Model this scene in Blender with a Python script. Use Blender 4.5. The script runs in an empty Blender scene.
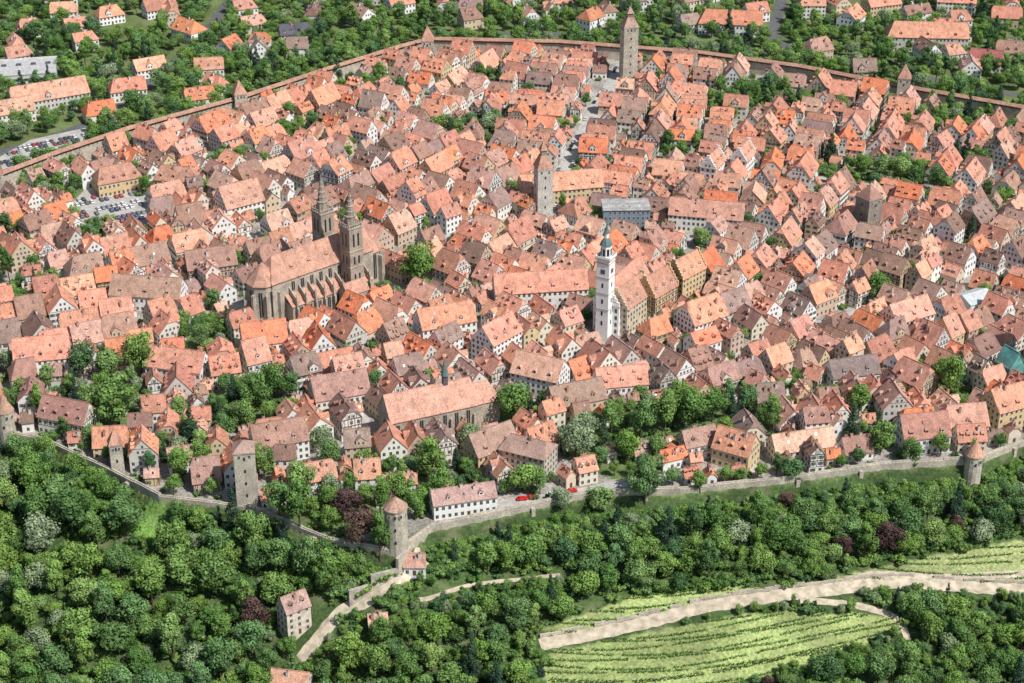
import bpy, math, random
import numpy as np
from mathutils import Vector, Matrix
random.seed(11); rng=np.random.default_rng(7)
R=random.random
def U(a,b): return a+(b-a)*random.random()
scene=bpy.context.scene
# ------------------------------------------------------------------ survey
PITCH=math.radians(28); H0=390.; D0=733.; F=1820.
cF=np.array([0,math.cos(PITCH),-math.sin(PITCH)]); cU=np.array([0,math.sin(PITCH),math.cos(PITCH)]); cR=np.array([1.,0,0])
CAM=np.array([0,-D0,H0])
def ray(u,v): return F*cF+(u-512)*cR+(341.5-v)*cU
def G(u,v,z=0.):
    r=ray(u,v); t=(z-H0)/r[2]; p=CAM+t*r
    return (float(p[0]),float(p[1]))
front_px=[(-260,425),(-60,430),(0,436),(45,444),(110,474),(160,500),(248,510),(330,543),(397,556),(430,532),(510,515),(590,497),(680,494),(780,484),(880,470),(975,464),(1024,446),(1120,430),(1400,400)]
fp=np.array([G(*p) for p in front_px])
pc=np.polyfit(fp[2:-1,0],fp[2:-1,1],2)
def T(x,y):
    x=np.asarray(x,float); y=np.asarray(y,float)
    s=np.interp(x,fp[:,0],fp[:,1])-y
    xc=np.clip(x,-300,300)
    w=np.clip((s-3)/40,0,1)
    sb=(1-w)*s+w*(np.polyval(pc,xc)-y)
    a=np.clip(s/3,0,1); a=a*a*(3-2*a)
    z=-7*a-0.38*np.clip(sb-3,0,None)*np.clip(s/3,0,1)
    z=z+np.clip(s/20,0,1)*(1.2*np.sin(x*0.045+y*0.02)+0.8*np.sin(x*.02-y*.06))
    return np.maximum(z,-110)
def Tz(x,y): return float(T(x,y))
def S(x,y): return float(np.interp(x,fp[:,0],fp[:,1]))-y
def Gt(u,v):
    r=ray(u,v); r=r/np.linalg.norm(r); t=450.
    while t<3000:
        p=CAM+t*r
        if p[2]<Tz(p[0],p[1]): break
        t+=2
    lo,hi=t-2,t
    for _ in range(14):
        m=(lo+hi)/2; p=CAM+m*r
        if p[2]<Tz(p[0],p[1]): hi=m
        else: lo=m
    return (float(p[0]),float(p[1]))
def inpoly(x,y,P):
    c=False; n=len(P); j=n-1
    for i in range(n):
        xi,yi=P[i]; xj,yj=P[j]
        if (yi>y)!=(yj>y) and x<(xj-xi)*(y-yi)/(yj-yi)+xi: c=not c
        j=i
    return c
def segd(x,y,P):
    b=1e9
    for (ax,ay),(bx,by) in zip(P[:-1],P[1:]):
        dx,dy=bx-ax,by-ay; t=max(0,min(1,((x-ax)*dx+(y-ay)*dy)/(dx*dx+dy*dy+1e-9)))
        d=math.hypot(x-ax-t*dx,y-ay-t*dy); b=min(b,d)
    return b
# ------------------------------------------------------------------ materials
def newmat(n):
    m=bpy.data.materials.new(n); m.use_nodes=True; nt=m.node_tree
    b=nt.nodes['Principled BSDF']; b.inputs['Roughness'].default_value=.85
    b.inputs['Specular IOR Level'].default_value=.25
    return m,nt,b
def nd(nt,t,**k):
    n=nt.nodes.new(t)
    for a,v in k.items(): setattr(n,a,v)
    return n
def coords(nt,rand=True):
    tc=nd(nt,'ShaderNodeTexCoord')
    if not rand: return tc.outputs['Object']
    oi=nd(nt,'ShaderNodeObjectInfo'); m=nd(nt,'ShaderNodeMath',operation='MULTIPLY'); m.inputs[1].default_value=200
    nt.links.new(oi.outputs['Random'],m.inputs[0])
    v=nd(nt,'ShaderNodeVectorMath',operation='ADD'); nt.links.new(tc.outputs['Object'],v.inputs[0]); nt.links.new(m.outputs[0],v.inputs[1])
    return v.outputs[0]
def noise(nt,co,scale,det=4,sc=None):
    n=nd(nt,'ShaderNodeTexNoise'); n.inputs['Scale'].default_value=scale; n.inputs['Detail'].default_value=det
    if sc:
        mp=nd(nt,'ShaderNodeMapping'); mp.inputs['Scale'].default_value=sc; nt.links.new(co,mp.inputs[0]); co=mp.outputs[0]
    nt.links.new(co,n.inputs['Vector']); return n.outputs['Fac']
def mrange(nt,f,a,b,c,d):
    n=nd(nt,'ShaderNodeMapRange'); nt.links.new(f,n.inputs[0])
    for i,v in enumerate((a,b,c,d)): n.inputs[i+1].default_value=v
    return n.outputs[0]
def mulc(nt,col,f):
    n=nd(nt,'ShaderNodeVectorMath',operation='SCALE'); nt.links.new(col,n.inputs[0]); nt.links.new(f,n.inputs['Scale']); return n.outputs[0]
def ramp(nt,f,cols,const=False):
    r=nd(nt,'ShaderNodeValToRGB'); r.color_ramp.interpolation='CONSTANT' if const else 'LINEAR'
    e=r.color_ramp.elements
    while len(e)<len(cols): e.new(1)
    for i,c in enumerate(cols):
        e[i].position=(i/len(cols)) if const else i/(len(cols)-1); e[i].color=(*c,1)
    nt.links.new(f,r.inputs[0]); return r.outputs[0]
def mixc(nt,f,a,b):
    m=nd(nt,'ShaderNodeMix',data_type='RGBA'); nt.links.new(f,m.inputs[0])
    for s,v in ((6,a),(7,b)):
        if isinstance(v,tuple): m.inputs[s].default_value=(*v,1)
        else: nt.links.new(v,m.inputs[s])
    return m.outputs[2]
def bump(nt,b,h,st,dist=.1):
    n=nd(nt,'ShaderNodeBump'); n.inputs['Strength'].default_value=st; n.inputs['Distance'].default_value=dist
    nt.links.new(h,n.inputs['Height']); nt.links.new(n.outputs[0],b.inputs['Normal'])
def flat(n,c,rough=.85,var=.25,sc=.6):
    m,nt,b=newmat(n); co=coords(nt); f=mrange(nt,noise(nt,co,sc),.3,.7,1-var,1+var)
    rg=nd(nt,'ShaderNodeRGB'); rg.outputs[0].default_value=(*c,1)
    nt.links.new(mulc(nt,rg.outputs[0],f),b.inputs['Base Color']); b.inputs['Roughness'].default_value=rough
    return m
# roof tiles
m,nt,b=newmat('clay_tile_roof'); MROOF=m
co=coords(nt); oi=nd(nt,'ShaderNodeObjectInfo')
c=mulc(nt,oi.outputs['Color'],mrange(nt,noise(nt,co,.22,3),.35,.65,.86,1.12))
fine=noise(nt,co,2.2,3,(1,1,.6)); c=mulc(nt,c,mrange(nt,fine,.3,.7,.66,1.32))
st=noise(nt,co,.55,6,(1,1,.3)); c=mixc(nt,mrange(nt,st,.5,.72,0,.5),c,(.15,.095,.07))
wv=nd(nt,'ShaderNodeTexWave',bands_direction='Z'); wv.inputs['Scale'].default_value=.8; wv.inputs['Distortion'].default_value=1.5
nt.links.new(co,wv.inputs[0]); c=mulc(nt,c,mrange(nt,wv.outputs['Fac'],0,1,.84,1.08))
nt.links.new(c,b.inputs['Base Color']); bump(nt,b,fine,.5,.15); b.inputs['Roughness'].default_value=.9
# plaster
m,nt,b=newmat('lime_plaster'); MWALL=m
co=coords(nt); oi=nd(nt,'ShaderNodeObjectInfo')
c=ramp(nt,oi.outputs['Random'],[(.80,.78,.74),(.74,.66,.52),(.82,.81,.78),(.66,.52,.30),(.72,.67,.59),(.82,.79,.71),(.58,.42,.31),(.80,.77,.70),(.60,.57,.51),(.81,.78,.68),(.80,.79,.77),(.70,.57,.44),(.82,.80,.76),(.64,.50,.34)],True)
c=mulc(nt,c,mrange(nt,noise(nt,co,.5,5),.3,.7,.84,1.06))
nt.links.new(c,b.inputs['Base Color'])
def stone(n,c1,c2,sc=.5):
    m,nt,b=newmat(n); co=coords(nt)
    br=nd(nt,'ShaderNodeTexNoise'); br.inputs['Scale'].default_value=1.6; br.inputs['Detail'].default_value=5
    nt.links.new(co,br.inputs[0]); c=mixc(nt,mrange(nt,noise(nt,co,sc*.4,4),.35,.65,0,1),c1,c2)
    c=mulc(nt,c,mrange(nt,br.outputs[0],.3,.7,.62,1.28)); nt.links.new(c,b.inputs['Base Color']); bump(nt,b,br.outputs[0],.6,.2); return m
MSTONE=stone('limestone_masonry',(.56,.49,.39),(.38,.34,.28))
MCHST=stone('church_sandstone',(.50,.43,.34),(.32,.28,.23))
MCHST2=stone('tower_sandstone',(.42,.35,.27),(.27,.23,.19))
MDSTONE=stone('weathered_stone',(.32,.27,.22),(.20,.18,.155))
MWHITE=flat('white_render',(.81,.80,.77),.8,.06)
MGLASS=flat('window_glass',(.03,.035,.04),.2,.3)
MFRAME=flat('painted_window_frame',(.6,.58,.54),.6,.1)
MTIMB=flat('timber_beam',(.13,.065,.04),.8,.2)
MCHIM=flat('chimney_brick',(.45,.27,.2),.9,.2)
MSLATE=flat('slate',(.10,.10,.11),.6,.3)
MCOPP=flat('copper_patina',(.12,.18,.17),.6,.2)
MSHUT=flat('green_shutter',(.09,.14,.08),.6,.1)
MDOOR=flat('oak_door',(.12,.07,.04),.6,.1)
MOCHRE=flat('ochre_plaster',(.62,.46,.25),.8,.12)
MBLUE=flat('grey_blue_cladding',(.20,.25,.31),.6,.15)
MMETAL=flat('pale_metal_roof',(.50,.52,.52),.5,.15)
MTEAL=flat('scaffold_net',(.14,.36,.32),.8,.35,.3)
MBARK=flat('bark',(.09,.065,.045),.95,.3)
MASPH=flat('asphalt',(.12,.12,.12),.9,.2,.3)
MPATH=flat('gravel_path',(.47,.40,.30),.95,.35,.35)
MPAVE=flat('cobbled_street',(.42,.40,.37),.9,.2,.4)
MTYRE=flat('tyre',(.02,.02,.02),.9,.1)
m,nt,b=newmat('car_paint'); MCAR=m; oi=nd(nt,'ShaderNodeObjectInfo'); nt.links.new(oi.outputs['Color'],b.inputs['Base Color']); b.inputs['Roughness'].default_value=.25; b.inputs['Specular IOR Level'].default_value=.5
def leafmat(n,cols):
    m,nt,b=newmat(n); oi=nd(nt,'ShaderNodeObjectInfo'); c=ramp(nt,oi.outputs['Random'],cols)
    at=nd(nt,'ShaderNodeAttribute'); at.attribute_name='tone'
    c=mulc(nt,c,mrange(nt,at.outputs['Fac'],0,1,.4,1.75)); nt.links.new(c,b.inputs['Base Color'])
    b.inputs['Roughness'].default_value=.6
    tr=nd(nt,'ShaderNodeBsdfTranslucent'); nt.links.new(c,tr.inputs[0])
    mx=nd(nt,'ShaderNodeMixShader'); mx.inputs[0].default_value=.25
    nt.links.new(b.outputs[0],mx.inputs[1]); nt.links.new(tr.outputs[0],mx.inputs[2]); nt.links.new(mx.outputs[0],nt.nodes['Material Output'].inputs[0])
    return m
MLEAF=leafmat('broadleaf_foliage',[(.065,.135,.045),(.16,.27,.055),(.09,.185,.045),(.20,.31,.075),(.07,.145,.06),(.18,.28,.06),(.11,.21,.08),(.24,.34,.10)])
MDLEAF=leafmat('conifer_foliage',[(.03,.07,.045),(.06,.11,.055)])
MRLEAF=leafmat('copper_beech_foliage',[(.08,.045,.045),(.13,.08,.06)])
MWIL=leafmat('willow_foliage',[(.20,.27,.13),(.25,.31,.18)])
MVINE=leafmat('vine_foliage',[(.12,.23,.045),(.12,.23,.045)])
# ------------------------------------------------------------------ mesh builder
class MB:
    def __init__(s): s.v=[]; s.f=[]; s.m=[]; s.mats=[]
    def mi(s,m):
        if m not in s.mats: s.mats.append(m)
        return s.mats.index(m)
    def poly(s,pts,m):
        n=len(s.v); s.v+= [tuple(p) for p in pts]; s.f.append(tuple(range(n,n+len(pts)))); s.m.append(s.mi(m))
    def box(s,x,y,z,sx,sy,sz,m,top=None,a=0):
        hx,hy=sx/2,sy/2; ca,sa=math.cos(a),math.sin(a)
        c=[(-hx,-hy),(hx,-hy),(hx,hy),(-hx,hy)]; c=[(x+p*ca-q*sa,y+p*sa+q*ca) for p,q in c]
        n=len(s.v); s.v+=[(p,q,z) for p,q in c]+[(p,q,z+sz) for p,q in c]
        k=s.mi(m); kt=s.mi(top) if top else k
        for f,kk in (((0,3,2,1),k),((4,5,6,7),kt),((0,1,5,4),k),((1,2,6,5),k),((2,3,7,6),k),((3,0,4,7),k)):
            s.f.append(tuple(n+i for i in f)); s.m.append(kk)
    def frus(s,x,y,z,r1,r2,h,nn,m,ph=0,cap=True):
        n=len(s.v); k=s.mi(m)
        for r,zz in ((r1,z),(r2,z+h)):
            for i in range(nn):
                a=ph+2*math.pi*i/nn; s.v.append((x+r*math.cos(a),y+r*math.sin(a),zz))
        for i in range(nn):
            j=(i+1)%nn; s.f.append((n+i,n+j,n+nn+j,n+nn+i)); s.m.append(k)
        if cap and r2>.01: s.f.append(tuple(n+nn+i for i in range(nn))); s.m.append(k)
        if cap: s.f.append(tuple(n+nn-1-i for i in range(nn))); s.m.append(k)
    def slab(s,pts,th,m):
        lo=[(p[0],p[1],p[2]-th) for p in pts]
        s.poly(pts,m); s.poly(lo[::-1],m)
        for i in range(len(pts)):
            j=(i+1)%len(pts); s.poly([pts[i],lo[i],lo[j],pts[j]],m)
    def wquad(s,o,d,nrm,u,z,w,h,off,m):
        ax=o[0]+d[0]*(u-w/2)+nrm[0]*off; ay=o[1]+d[1]*(u-w/2)+nrm[1]*off
        bx=o[0]+d[0]*(u+w/2)+nrm[0]*off; by=o[1]+d[1]*(u+w/2)+nrm[1]*off
        s.poly([(ax,ay,z),(bx,by,z),(bx,by,z+h),(ax,ay,z+h)],m)
    def window(s,o,d,n,u,z,w=1.05,h=1.45,shut=False):
        s.wquad(o,d,n,u,z-.12,w+.3,h+.25,.03,MFRAME); s.wquad(o,d,n,u,z,w,h,.06,MGLASS)
        s.wquad(o,d,n,u,z,.07,h,.08,MFRAME)
        if shut:
            s.wquad(o,d,n,u-w/2-.36,z,.5,h,.05,MSHUT); s.wquad(o,d,n,u+w/2+.36,z,.5,h,.05,MSHUT)
    def obj(s,name,loc=(0,0,0),rot=0,color=None,smooth=False):
        me=bpy.data.meshes.new(name); me.from_pydata(s.v,[],s.f)
        for mm in s.mats: me.materials.append(mm)
        me.polygons.foreach_set('material_index',s.m); me.update()
        o=bpy.data.objects.new(name,me); scene.collection.objects.link(o); o.location=loc; o.rotation_euler[2]=rot
        if color: o.color=(*color,1)
        return o
def gable_block(b,w,l,h,pitch=50,k0=0,k1=0,wall=MWALL,roof=MROOF,ov=.5,z0=0,base=-3,cx=0,cy=0):
    rh=w/2*math.tan(math.radians(pitch)); hw=w/2; hl=l/2; sl=rh/hw
    def P(x,y,z): return (cx+x,cy+y,z0+z)
    b.poly([P(hw,-hl,base),P(hw,hl,base),P(hw,hl,h),P(hw,-hl,h)],wall)
    b.poly([P(-hw,hl,base),P(-hw,-hl,base),P(-hw,-hl,h),P(-hw,hl,h)],wall)
    for s,k in ((-1,k0),(1,k1)):
        pts=[P(-hw,s*hl,base),P(hw,s*hl,base),P(hw,s*hl,h)]
        if k<.01: pts+=[P(0,s*hl,h+rh)]
        elif k<.99: pts+=[P(hw*k,s*hl,h+rh*(1-k)),P(-hw*k,s*hl,h+rh*(1-k))]
        pts+=[P(-hw,s*hl,h)]
        b.poly(pts if s<0 else pts[::-1],wall)
    e=hw+ov; ez=h-ov*sl+.25; rz=h+rh+.25; le=hl+(ov*.6)
    i0=k0*rh/1.6; i1=k1*rh/1.6
    if i0+i1>l*.85: q=l*.85/(i0+i1); i0*=q; i1*=q
    for s in (1,-1):
        pts=[P(s*e,-le,ez)]
        pts.append(P(s*e,le,ez))
        if .01<k1<.99: pts.append(P(s*e*k1,le,ez+(rz-ez)*(1-k1)))
        pts.append(P(0,le-i1,rz)); pts.append(P(0,-le+i0,rz))
        if .01<k0<.99: pts.append(P(s*e*k0,-le,ez+(rz-ez)*(1-k0)))
        if s<0: pts=pts[::-1]
        b.slab(pts,.24,roof)
    for s,k,i in ((-1,k0,i0),(1,k1,i1)):
        if k>.01:
            zz=ez+(rz-ez)*(1-k)
            pts=[P(-e*k,s*le,zz),P(e*k,s*le,zz),P(0,s*(le-i),rz)]
            if s>0: pts=pts[::-1]
            b.slab(pts,.24,roof)
    if l-i0-i1>1: b.box(cx,cy+(i0-i1)/2,z0+rz-.06,.34,2*le-i0-i1-.1,.2,roof)
    return rh,sl
def dormer(b,side,w,h,sl,y,up,dw=1.5,dh=1.35,wall=MWALL,roof=MROOF,gab=True,cx=0):
    hw=w/2; x0=hw-up; z0=h+up*sl+.2; back=min((dh+ (dw/2*.8 if gab else 0))/sl+.2,x0+.2)
    xs=side*x0; xb=side*(x0-back)
    b.box((xs+xb)/2,y,z0-.4,abs(xs-xb),dw,dh+.35,wall)
    o=(xs,y); d=(0,side); n=(side,0)
    if dw>2.6:
        for u in (-dw*.24,dw*.24): b.window(o,d,n,u,z0+.5,.8,1.1)
    else: b.wquad(o,d,n,0,z0+.3,dw*.6,dh*.6,.04,MGLASS)
    t=z0+dh-.05; q=dw/2+.2; xf=xs+side*.25
    if gab:
        r=t+q*.85
        for s in (1,-1):
            b.slab([(xf,y+s*q,t),(xb,y+s*q,t),(xb,y,r),(xf,y,r)],.1,roof)
        b.poly([(xs,y-q,t-.1),(xs,y+q,t-.1),(xs,y,r-.1)],wall)
    else:
        b.slab([(xf,y-q,t),(xf,y+q,t),(xb,y+q,t+.5),(xb,y-q,t+.5)],.12,roof)
def facade(b,o,d,n,L,h,shut,timber,door=False,skip=.08):
    fl=max(1,int(h/2.75)); fh=h/fl
    nw=max(1,int((L-1)/2.3)); sp=L/nw
    if timber:
        for f in range(1 if fl>1 else 0,fl):
            z=f*fh
            b.wquad(o,d,n,0,z-.12,L,.3,.02,MTIMB); b.wquad(o,d,n,0,z+fh-.28,L,.28,.02,MTIMB)
            k=int(L/1.5)
            for i in range(k+1):
                b.wquad(o,d,n,-L/2+.14+(L-.28)*i/max(1,k),z+.18,.28,fh-.46,.02,MTIMB)
            for uu in (-L/2,L/2-1.3):
                p=[(uu+.1,z+.18),(uu+.4,z+.18),(uu+1.3,z+fh-.28),(uu+1.0,z+fh-.28)]
                b.poly([(o[0]+d[0]*a_+n[0]*.024,o[1]+d[1]*a_+n[1]*.024,z_) for a_,z_ in p],MTIMB)
    for f in range(fl):
        for i in range(nw):
            u=-L/2+sp*(i+.5)
            if door and f==0 and i==nw//2:
                b.wquad(o,d,n,u,-.0,1.5,2.4,.03,MFRAME); b.wquad(o,d,n,u,0,1.15,2.2,.06,MDOOR); continue
            if R()<skip: continue
            b.window(o,d,n,u,f*fh+.85,shut=shut)
ROOFC=[(.66,.295,.19),(.69,.32,.21),(.60,.31,.225),(.68,.265,.15),(.50,.24,.165),(.35,.205,.155),(.56,.34,.26),(.71,.36,.245),(.62,.28,.185),(.44,.275,.215),(.26,.16,.125),(.70,.235,.115),(.68,.38,.275),(.54,.26,.175),(.40,.23,.175),(.60,.30,.215),(.64,.29,.19),(.32,.22,.185)]
def house(name,loc,rot,w,l,h,pitch=50,k0=0,k1=0,color=None,wall=MWALL,timber=False,shut=False,dorm=None,chim=None,z=None):
    b=MB(); rh,sl=gable_block(b,w,l,h,pitch,k0,k1,wall)
    for s in (1,-1):
        facade(b,(s*w/2,0),(0,s),(s,0),l,h,shut,timber,door=(s>0))
    for s,k in ((1,k1),(-1,k0)):
        o=(0,s*l/2); d=(-s,0); n=(0,s)
        facade(b,o,d,n,w,h,shut,timber,door=(s<0))
        z_=h+.5
        top=rh*(1-k)
        while z_+1.8<h+top:
            half=(w/2)*(1-(z_+1.4-h)/rh)-.5
            nn=int(2*half/1.9)
            for i in range(nn): b.window(o,d,n,(i-(nn-1)/2)*1.9,z_,.8,1.15)
            if timber or R()<.2:
                hw2=(w/2)*(1-(z_-.4-h)/rh)-.1
                b.wquad(o,d,n,0,z_-.55,2*hw2,.24,.02,MTIMB)
                if timber:
                    k2=int(hw2*2/1.4); h2=(w/2)*(1-(z_+1.9-h)/rh)
                    for i in range(k2+1):
                        uu=-h2+2*h2*i/max(1,k2)
                        b.wquad(o,d,n,uu,z_-.3,.26,2.1,.021,MTIMB)
            z_+=2.5
    nd_=dorm if dorm is not None else random.choice([0,0,1,2,2,3,4])
    for s in (1,-1):
        if dorm is None and l>10 and R()<.2:
            dormer(b,s,w,h,sl,U(-.2,.2)*l,.05,U(3.2,4.2),U(2.0,2.6),wall,MROOF,True); continue
        if nd_ and l>6:
            g=R()<.6
            for i in range(nd_):
                y=-l/2+l*(i+.5)/nd_+U(-.3,.3)
                if k0+k1>0 and abs(y)>l/2-2.5: continue
                dormer(b,s,w,h,sl,y,U(.9,1.2),U(1.2,1.7),1.3,wall if R()<.5 else MROOF,MROOF,g)
            if w>10 and R()<.5:
                n2=max(1,nd_-1)
                for i in range(n2):
                    y=-l/2+l*(i+.5)/n2
                    if k0+k1>0 and abs(y)>l/2-3.5: continue
                    dormer(b,s,w,h,sl,y,w*.29,1.0,.9,MROOF,MROOF,False)
        for _ in range(2):
          if R()<.35:
            y=U(-l*.3,l*.3); up=w*U(.18,.36); zz=h+up*sl+.34; x=s*(w/2-up); dx=.4
            b.poly([(x+s*dx,y-.35,zz-dx*sl),(x+s*dx,y+.35,zz-dx*sl),(x-s*dx,y+.35,zz+dx*sl),(x-s*dx,y-.35,zz+dx*sl)],MGLASS)
    for i in range(chim if chim is not None else random.choice([1,1,2,2,3])):
        x=U(-.25,.25)*w; y=U(-.3,.3)*l; zr=h+rh-abs(x)*sl
        hh=U(1.2,2.)+ .3*abs(x); b.box(x,y,zr-.8,.75,.95,hh+.8,MCHIM if R()<.6 else MFRAME); b.box(x,y,zr+hh,.95,1.15,.14,MCHIM)
        b.box(x,y,zr+hh+.14,.5,.6,.25,MDOOR)
    zz=Tz(*loc) if z is None else z
    c=color or random.choice(ROOFC); g=U(.86,1.08); c=(c[0]*g,c[1]*g*U(.94,1.05),c[2]*g)
    return b.obj(name,(loc[0],loc[1],zz),rot,c)
# ------------------------------------------------------------------ occupancy
placed=[]; cell={}
def corners(x,y,w,l,a):
    ca,sa=math.cos(a),math.sin(a); return [(x+p*ca-q*sa,y+p*sa+q*ca) for p,q in ((-w/2,-l/2),(w/2,-l/2),(w/2,l/2),(-w/2,l/2))]
def sat(A,B):
    for P in (A,B):
        for i in (0,1):
            ax=P[i+1][0]-P[i][0]; ay=P[i+1][1]-P[i][1]
            a=[p[0]*ax+p[1]*ay for p in A]; b_=[p[0]*ax+p[1]*ay for p in B]
            if max(a)<=min(b_) or max(b_)<=min(a): return False
    return True
def hits(x,y,w,l,a,tol=.4):
    A=corners(x,y,max(.5,w-tol),max(.5,l-tol),a); r=math.hypot(w,l)/2
    for i in range(int((x-40)//20),int((x+40)//20)+1):
        for j in range(int((y-40)//20),int((y+40)//20)+1):
            for q in cell.get((i,j),()):
                if math.hypot(q[0]-x,q[1]-y)<r+q[2] and sat(A,q[3]): return True
    return False
def reg(x,y,w,l,a):
    C=corners(x,y,w,l,a); q=(x,y,math.hypot(w,l)/2,C); placed.append(q)
    seen=set()
    n=max(1,int(max(w,l)/15))
    for i in range(-n,n+1):
        t=i/n
        px=x+(-math.sin(a)*l/2*t if l>=w else math.cos(a)*w/2*t); py=y+(math.cos(a)*l/2*t if l>=w else math.sin(a)*w/2*t)
        k=(int(px//20),int(py//20))
        if k not in seen: seen.add(k); cell.setdefault(k,[]).append(q)
circles=[]
def clear_c(x,y,r):
    for cx,cy,cr in circles:
        if math.hypot(x-cx,y-cy)<r+cr: return False
    return True
D=math.radians
# ------------------------------------------------------------------ terrain
def axis(segs):
    o=[]
    for a,b_,st in segs: o+=list(np.arange(a,b_,st))
    o.append(segs[-1][1]); return np.array(o)
xs=axis([(-6000,-1000,500),(-1000,-400,30),(-400,400,2.5),(400,1000,30),(1000,6000,500)])
ys=axis([(-2000,-400,80),(-400,-300,5),(-300,-60,1.6),(-60,560,4),(560,1200,20),(1200,9000,600)])
X,Y=np.meshgrid(xs,ys); Z=T(X,Y)
nx,ny=len(xs),len(ys)
idx=np.arange(nx*ny).reshape(ny,nx)
faces=np.stack([idx[:-1,:-1],idx[:-1,1:],idx[1:,1:],idx[1:,:-1]],-1).reshape(-1,4)
me=bpy.data.meshes.new('terrain'); me.from_pydata(np.stack([X,Y,Z],-1).reshape(-1,3).tolist(),[],faces.tolist()); 
me.polygons.foreach_set('use_smooth',[True]*len(faces))
top_px=[(-140,240),(0,190),(60,167),(130,143),(240,112),(330,82),(400,60),(430,52),(560,55),(625,60),(700,66),(800,80),(900,100),(1024,122),(1180,150)]
town_px=top_px+[(1180,425),(1024,440),(975,458),(880,464),(780,478),(680,488),(590,491),(510,509),(430,524),(397,545),(330,535),(248,503),(160,494),(110,468),(45,438),(-140,428)]
TOWN=[G(*p) for p in town_px]; TOPW=[G(*p) for p in top_px]
VINE=[Gt(*p) for p in [(548,652),(640,634),(760,612),(895,618),(905,632),(860,652),(790,668),(720,700),(540,700)]]
MEAD=[Gt(*p) for p in [(860,572),(930,556),(1040,538),(1060,575),(1040,582),(920,582),(830,578)]]
VINE2=[Gt(*p) for p in [(545,628),(640,594),(760,586),(765,596),(640,615),(552,640)]]
CLEAR=[Gt(*p) for p in [(108,510),(150,504),(178,528),(160,548),(125,534)]]
colr=np.zeros((nx*ny,4),np.float32); colr[:,3]=1
xf_=X.ravel(); yf_=Y.ravel()
def inpv(x,y,P):
    c=np.zeros(len(x),bool); j=len(P)-1
    for i in range(len(P)):
        xi,yi=P[i]; xj,yj=P[j]
        with np.errstate(all='ignore'):
            c^=((yi>y)!=(yj>y))&(x<(xj-xi)*(y-yi)/(yj-yi+1e-12)+xi)
        j=i
    return c
# gardens inside the walls (centre px, radii m)
GARD=[((105,412),20,24),((250,408),18,20),((690,425),34,14),((440,490),16,16),((335,515),22,16),((870,178),32,14),((760,104),38,18),((500,84),26,10),((205,338),14,14),((595,445),15,16),((520,418),10,10),((950,392),10,12),((100,240),10,10),((60,195),24,12),((360,90),22,12),((950,125),28,14),((480,132),16,14),((680,158),12,10),((870,440),12,8),((230,165),10,12),((20,290),10,16),((800,395),8,8),((970,165),10,10),((300,135),12,12),((180,450),12,10),((630,470),14,8),((640,462),10,6)]
GE=[(*G(*p),a,b_) for p,a,b_ in GARD]
def garden(x,y): return any(((x-cx)/a)**2+((y-cy)/b_)**2<1 for cx,cy,a,b_ in GE)
colr[:,:3]=(.06,.10,.03)
out=(yf_>np.interp(xf_,fp[:,0],fp[:,1])); colr[out,:3]=(.13,.17,.06)
colr[inpv(xf_,yf_,TOWN),:3]=(.34,.31,.275)
for cx,cy,a,b_ in GE: colr[((xf_-cx)/a)**2+((yf_-cy)/b_)**2<1,:3]=(.12,.17,.06)
for P in (VINE,VINE2): colr[inpv(xf_,yf_,P),:3]=(.30,.36,.13)
colr[inpv(xf_,yf_,MEAD),:3]=(.30,.34,.14)
colr[inpv(xf_,yf_,CLEAR),:3]=(.18,.33,.07)
at=me.color_attributes.new('landcover','FLOAT_COLOR','POINT'); at.data.foreach_set('color',colr.ravel())
m,nt,b=newmat('ground_cover'); a_=nd(nt,'ShaderNodeAttribute'); a_.attribute_name='landcover'; co=coords(nt,False)
n1=noise(nt,co,.05,8); n2=noise(nt,co,.9,5)
c=mulc(nt,a_.outputs['Color'],mrange(nt,n1,.35,.65,.7,1.25)); c=mulc(nt,c,mrange(nt,n2,.3,.7,.55,1.4))
c=mixc(nt,mrange(nt,noise(nt,co,.11,6),.54,.7,0,.4),c,(.26,.24,.14))
nt.links.new(c,b.inputs['Base Color']); bump(nt,b,n2,.6,.3); me.materials.append(m)
o=bpy.data.objects.new('ground',me); scene.collection.objects.link(o)
def ribbon(name,pts,w,mat,lift=.12,step=2.,wob=0):
    P=[]
    for (ax,ay),(bx,by) in zip(pts[:-1],pts[1:]):
        n=max(1,int(math.hypot(bx-ax,by-ay)/step)); P+=[(ax+(bx-ax)*i/n,ay+(by-ay)*i/n) for i in range(n)]
    P.append(pts[-1]); 
    Q=np.array(P)
    for _ in range(4): Q[1:-1]=(Q[:-2]+2*Q[1:-1]+Q[2:])/4
    b=MB(); V=[]
    k=max(2,int(w/1.2))
    for i in range(len(Q)):
        t=Q[min(i+1,len(Q)-1)]-Q[max(i-1,0)]; t/=np.linalg.norm(t)+1e-9; nrm=np.array([-t[1],t[0]])
        ww=w*(1+wob*U(-1,1)); sh=wob*U(-.6,.6)
        for j in range(k+1):
            p=Q[i]+nrm*(ww*(j/k-.5)+sh); V.append((p[0],p[1],Tz(p[0],p[1])+lift))
    b.v=V; b.mats=[mat]
    for i in range(len(Q)-1):
        for j in range(k):
            a=i*(k+1)+j; b.f.append((a,a+k+1,a+k+2,a+1)); b.m.append(0)
    b.obj(name); return [tuple(q) for q in Q]
streets=[]
def street(name,px,w,mat=MPAVE,lift=.05):
    P=[G(*p) for p in px]; ribbon(name,P,w,mat,lift,6); streets.append((P,w))
street('cobbled_street',[(545,225),(556,185),(570,160),(598,105),(615,80),(624,62)],9)
street('market_street',[(625,346),(560,348),(520,362),(470,362)],8)
street('lower_street',[(700,370),(640,350),(620,345),(700,250)],6,lift=.06)
street('east_lane',[(800,175),(900,190),(1040,215)],5)
street('north_lane',[(240,250),(300,200),(380,150),(430,100)],5)
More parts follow.
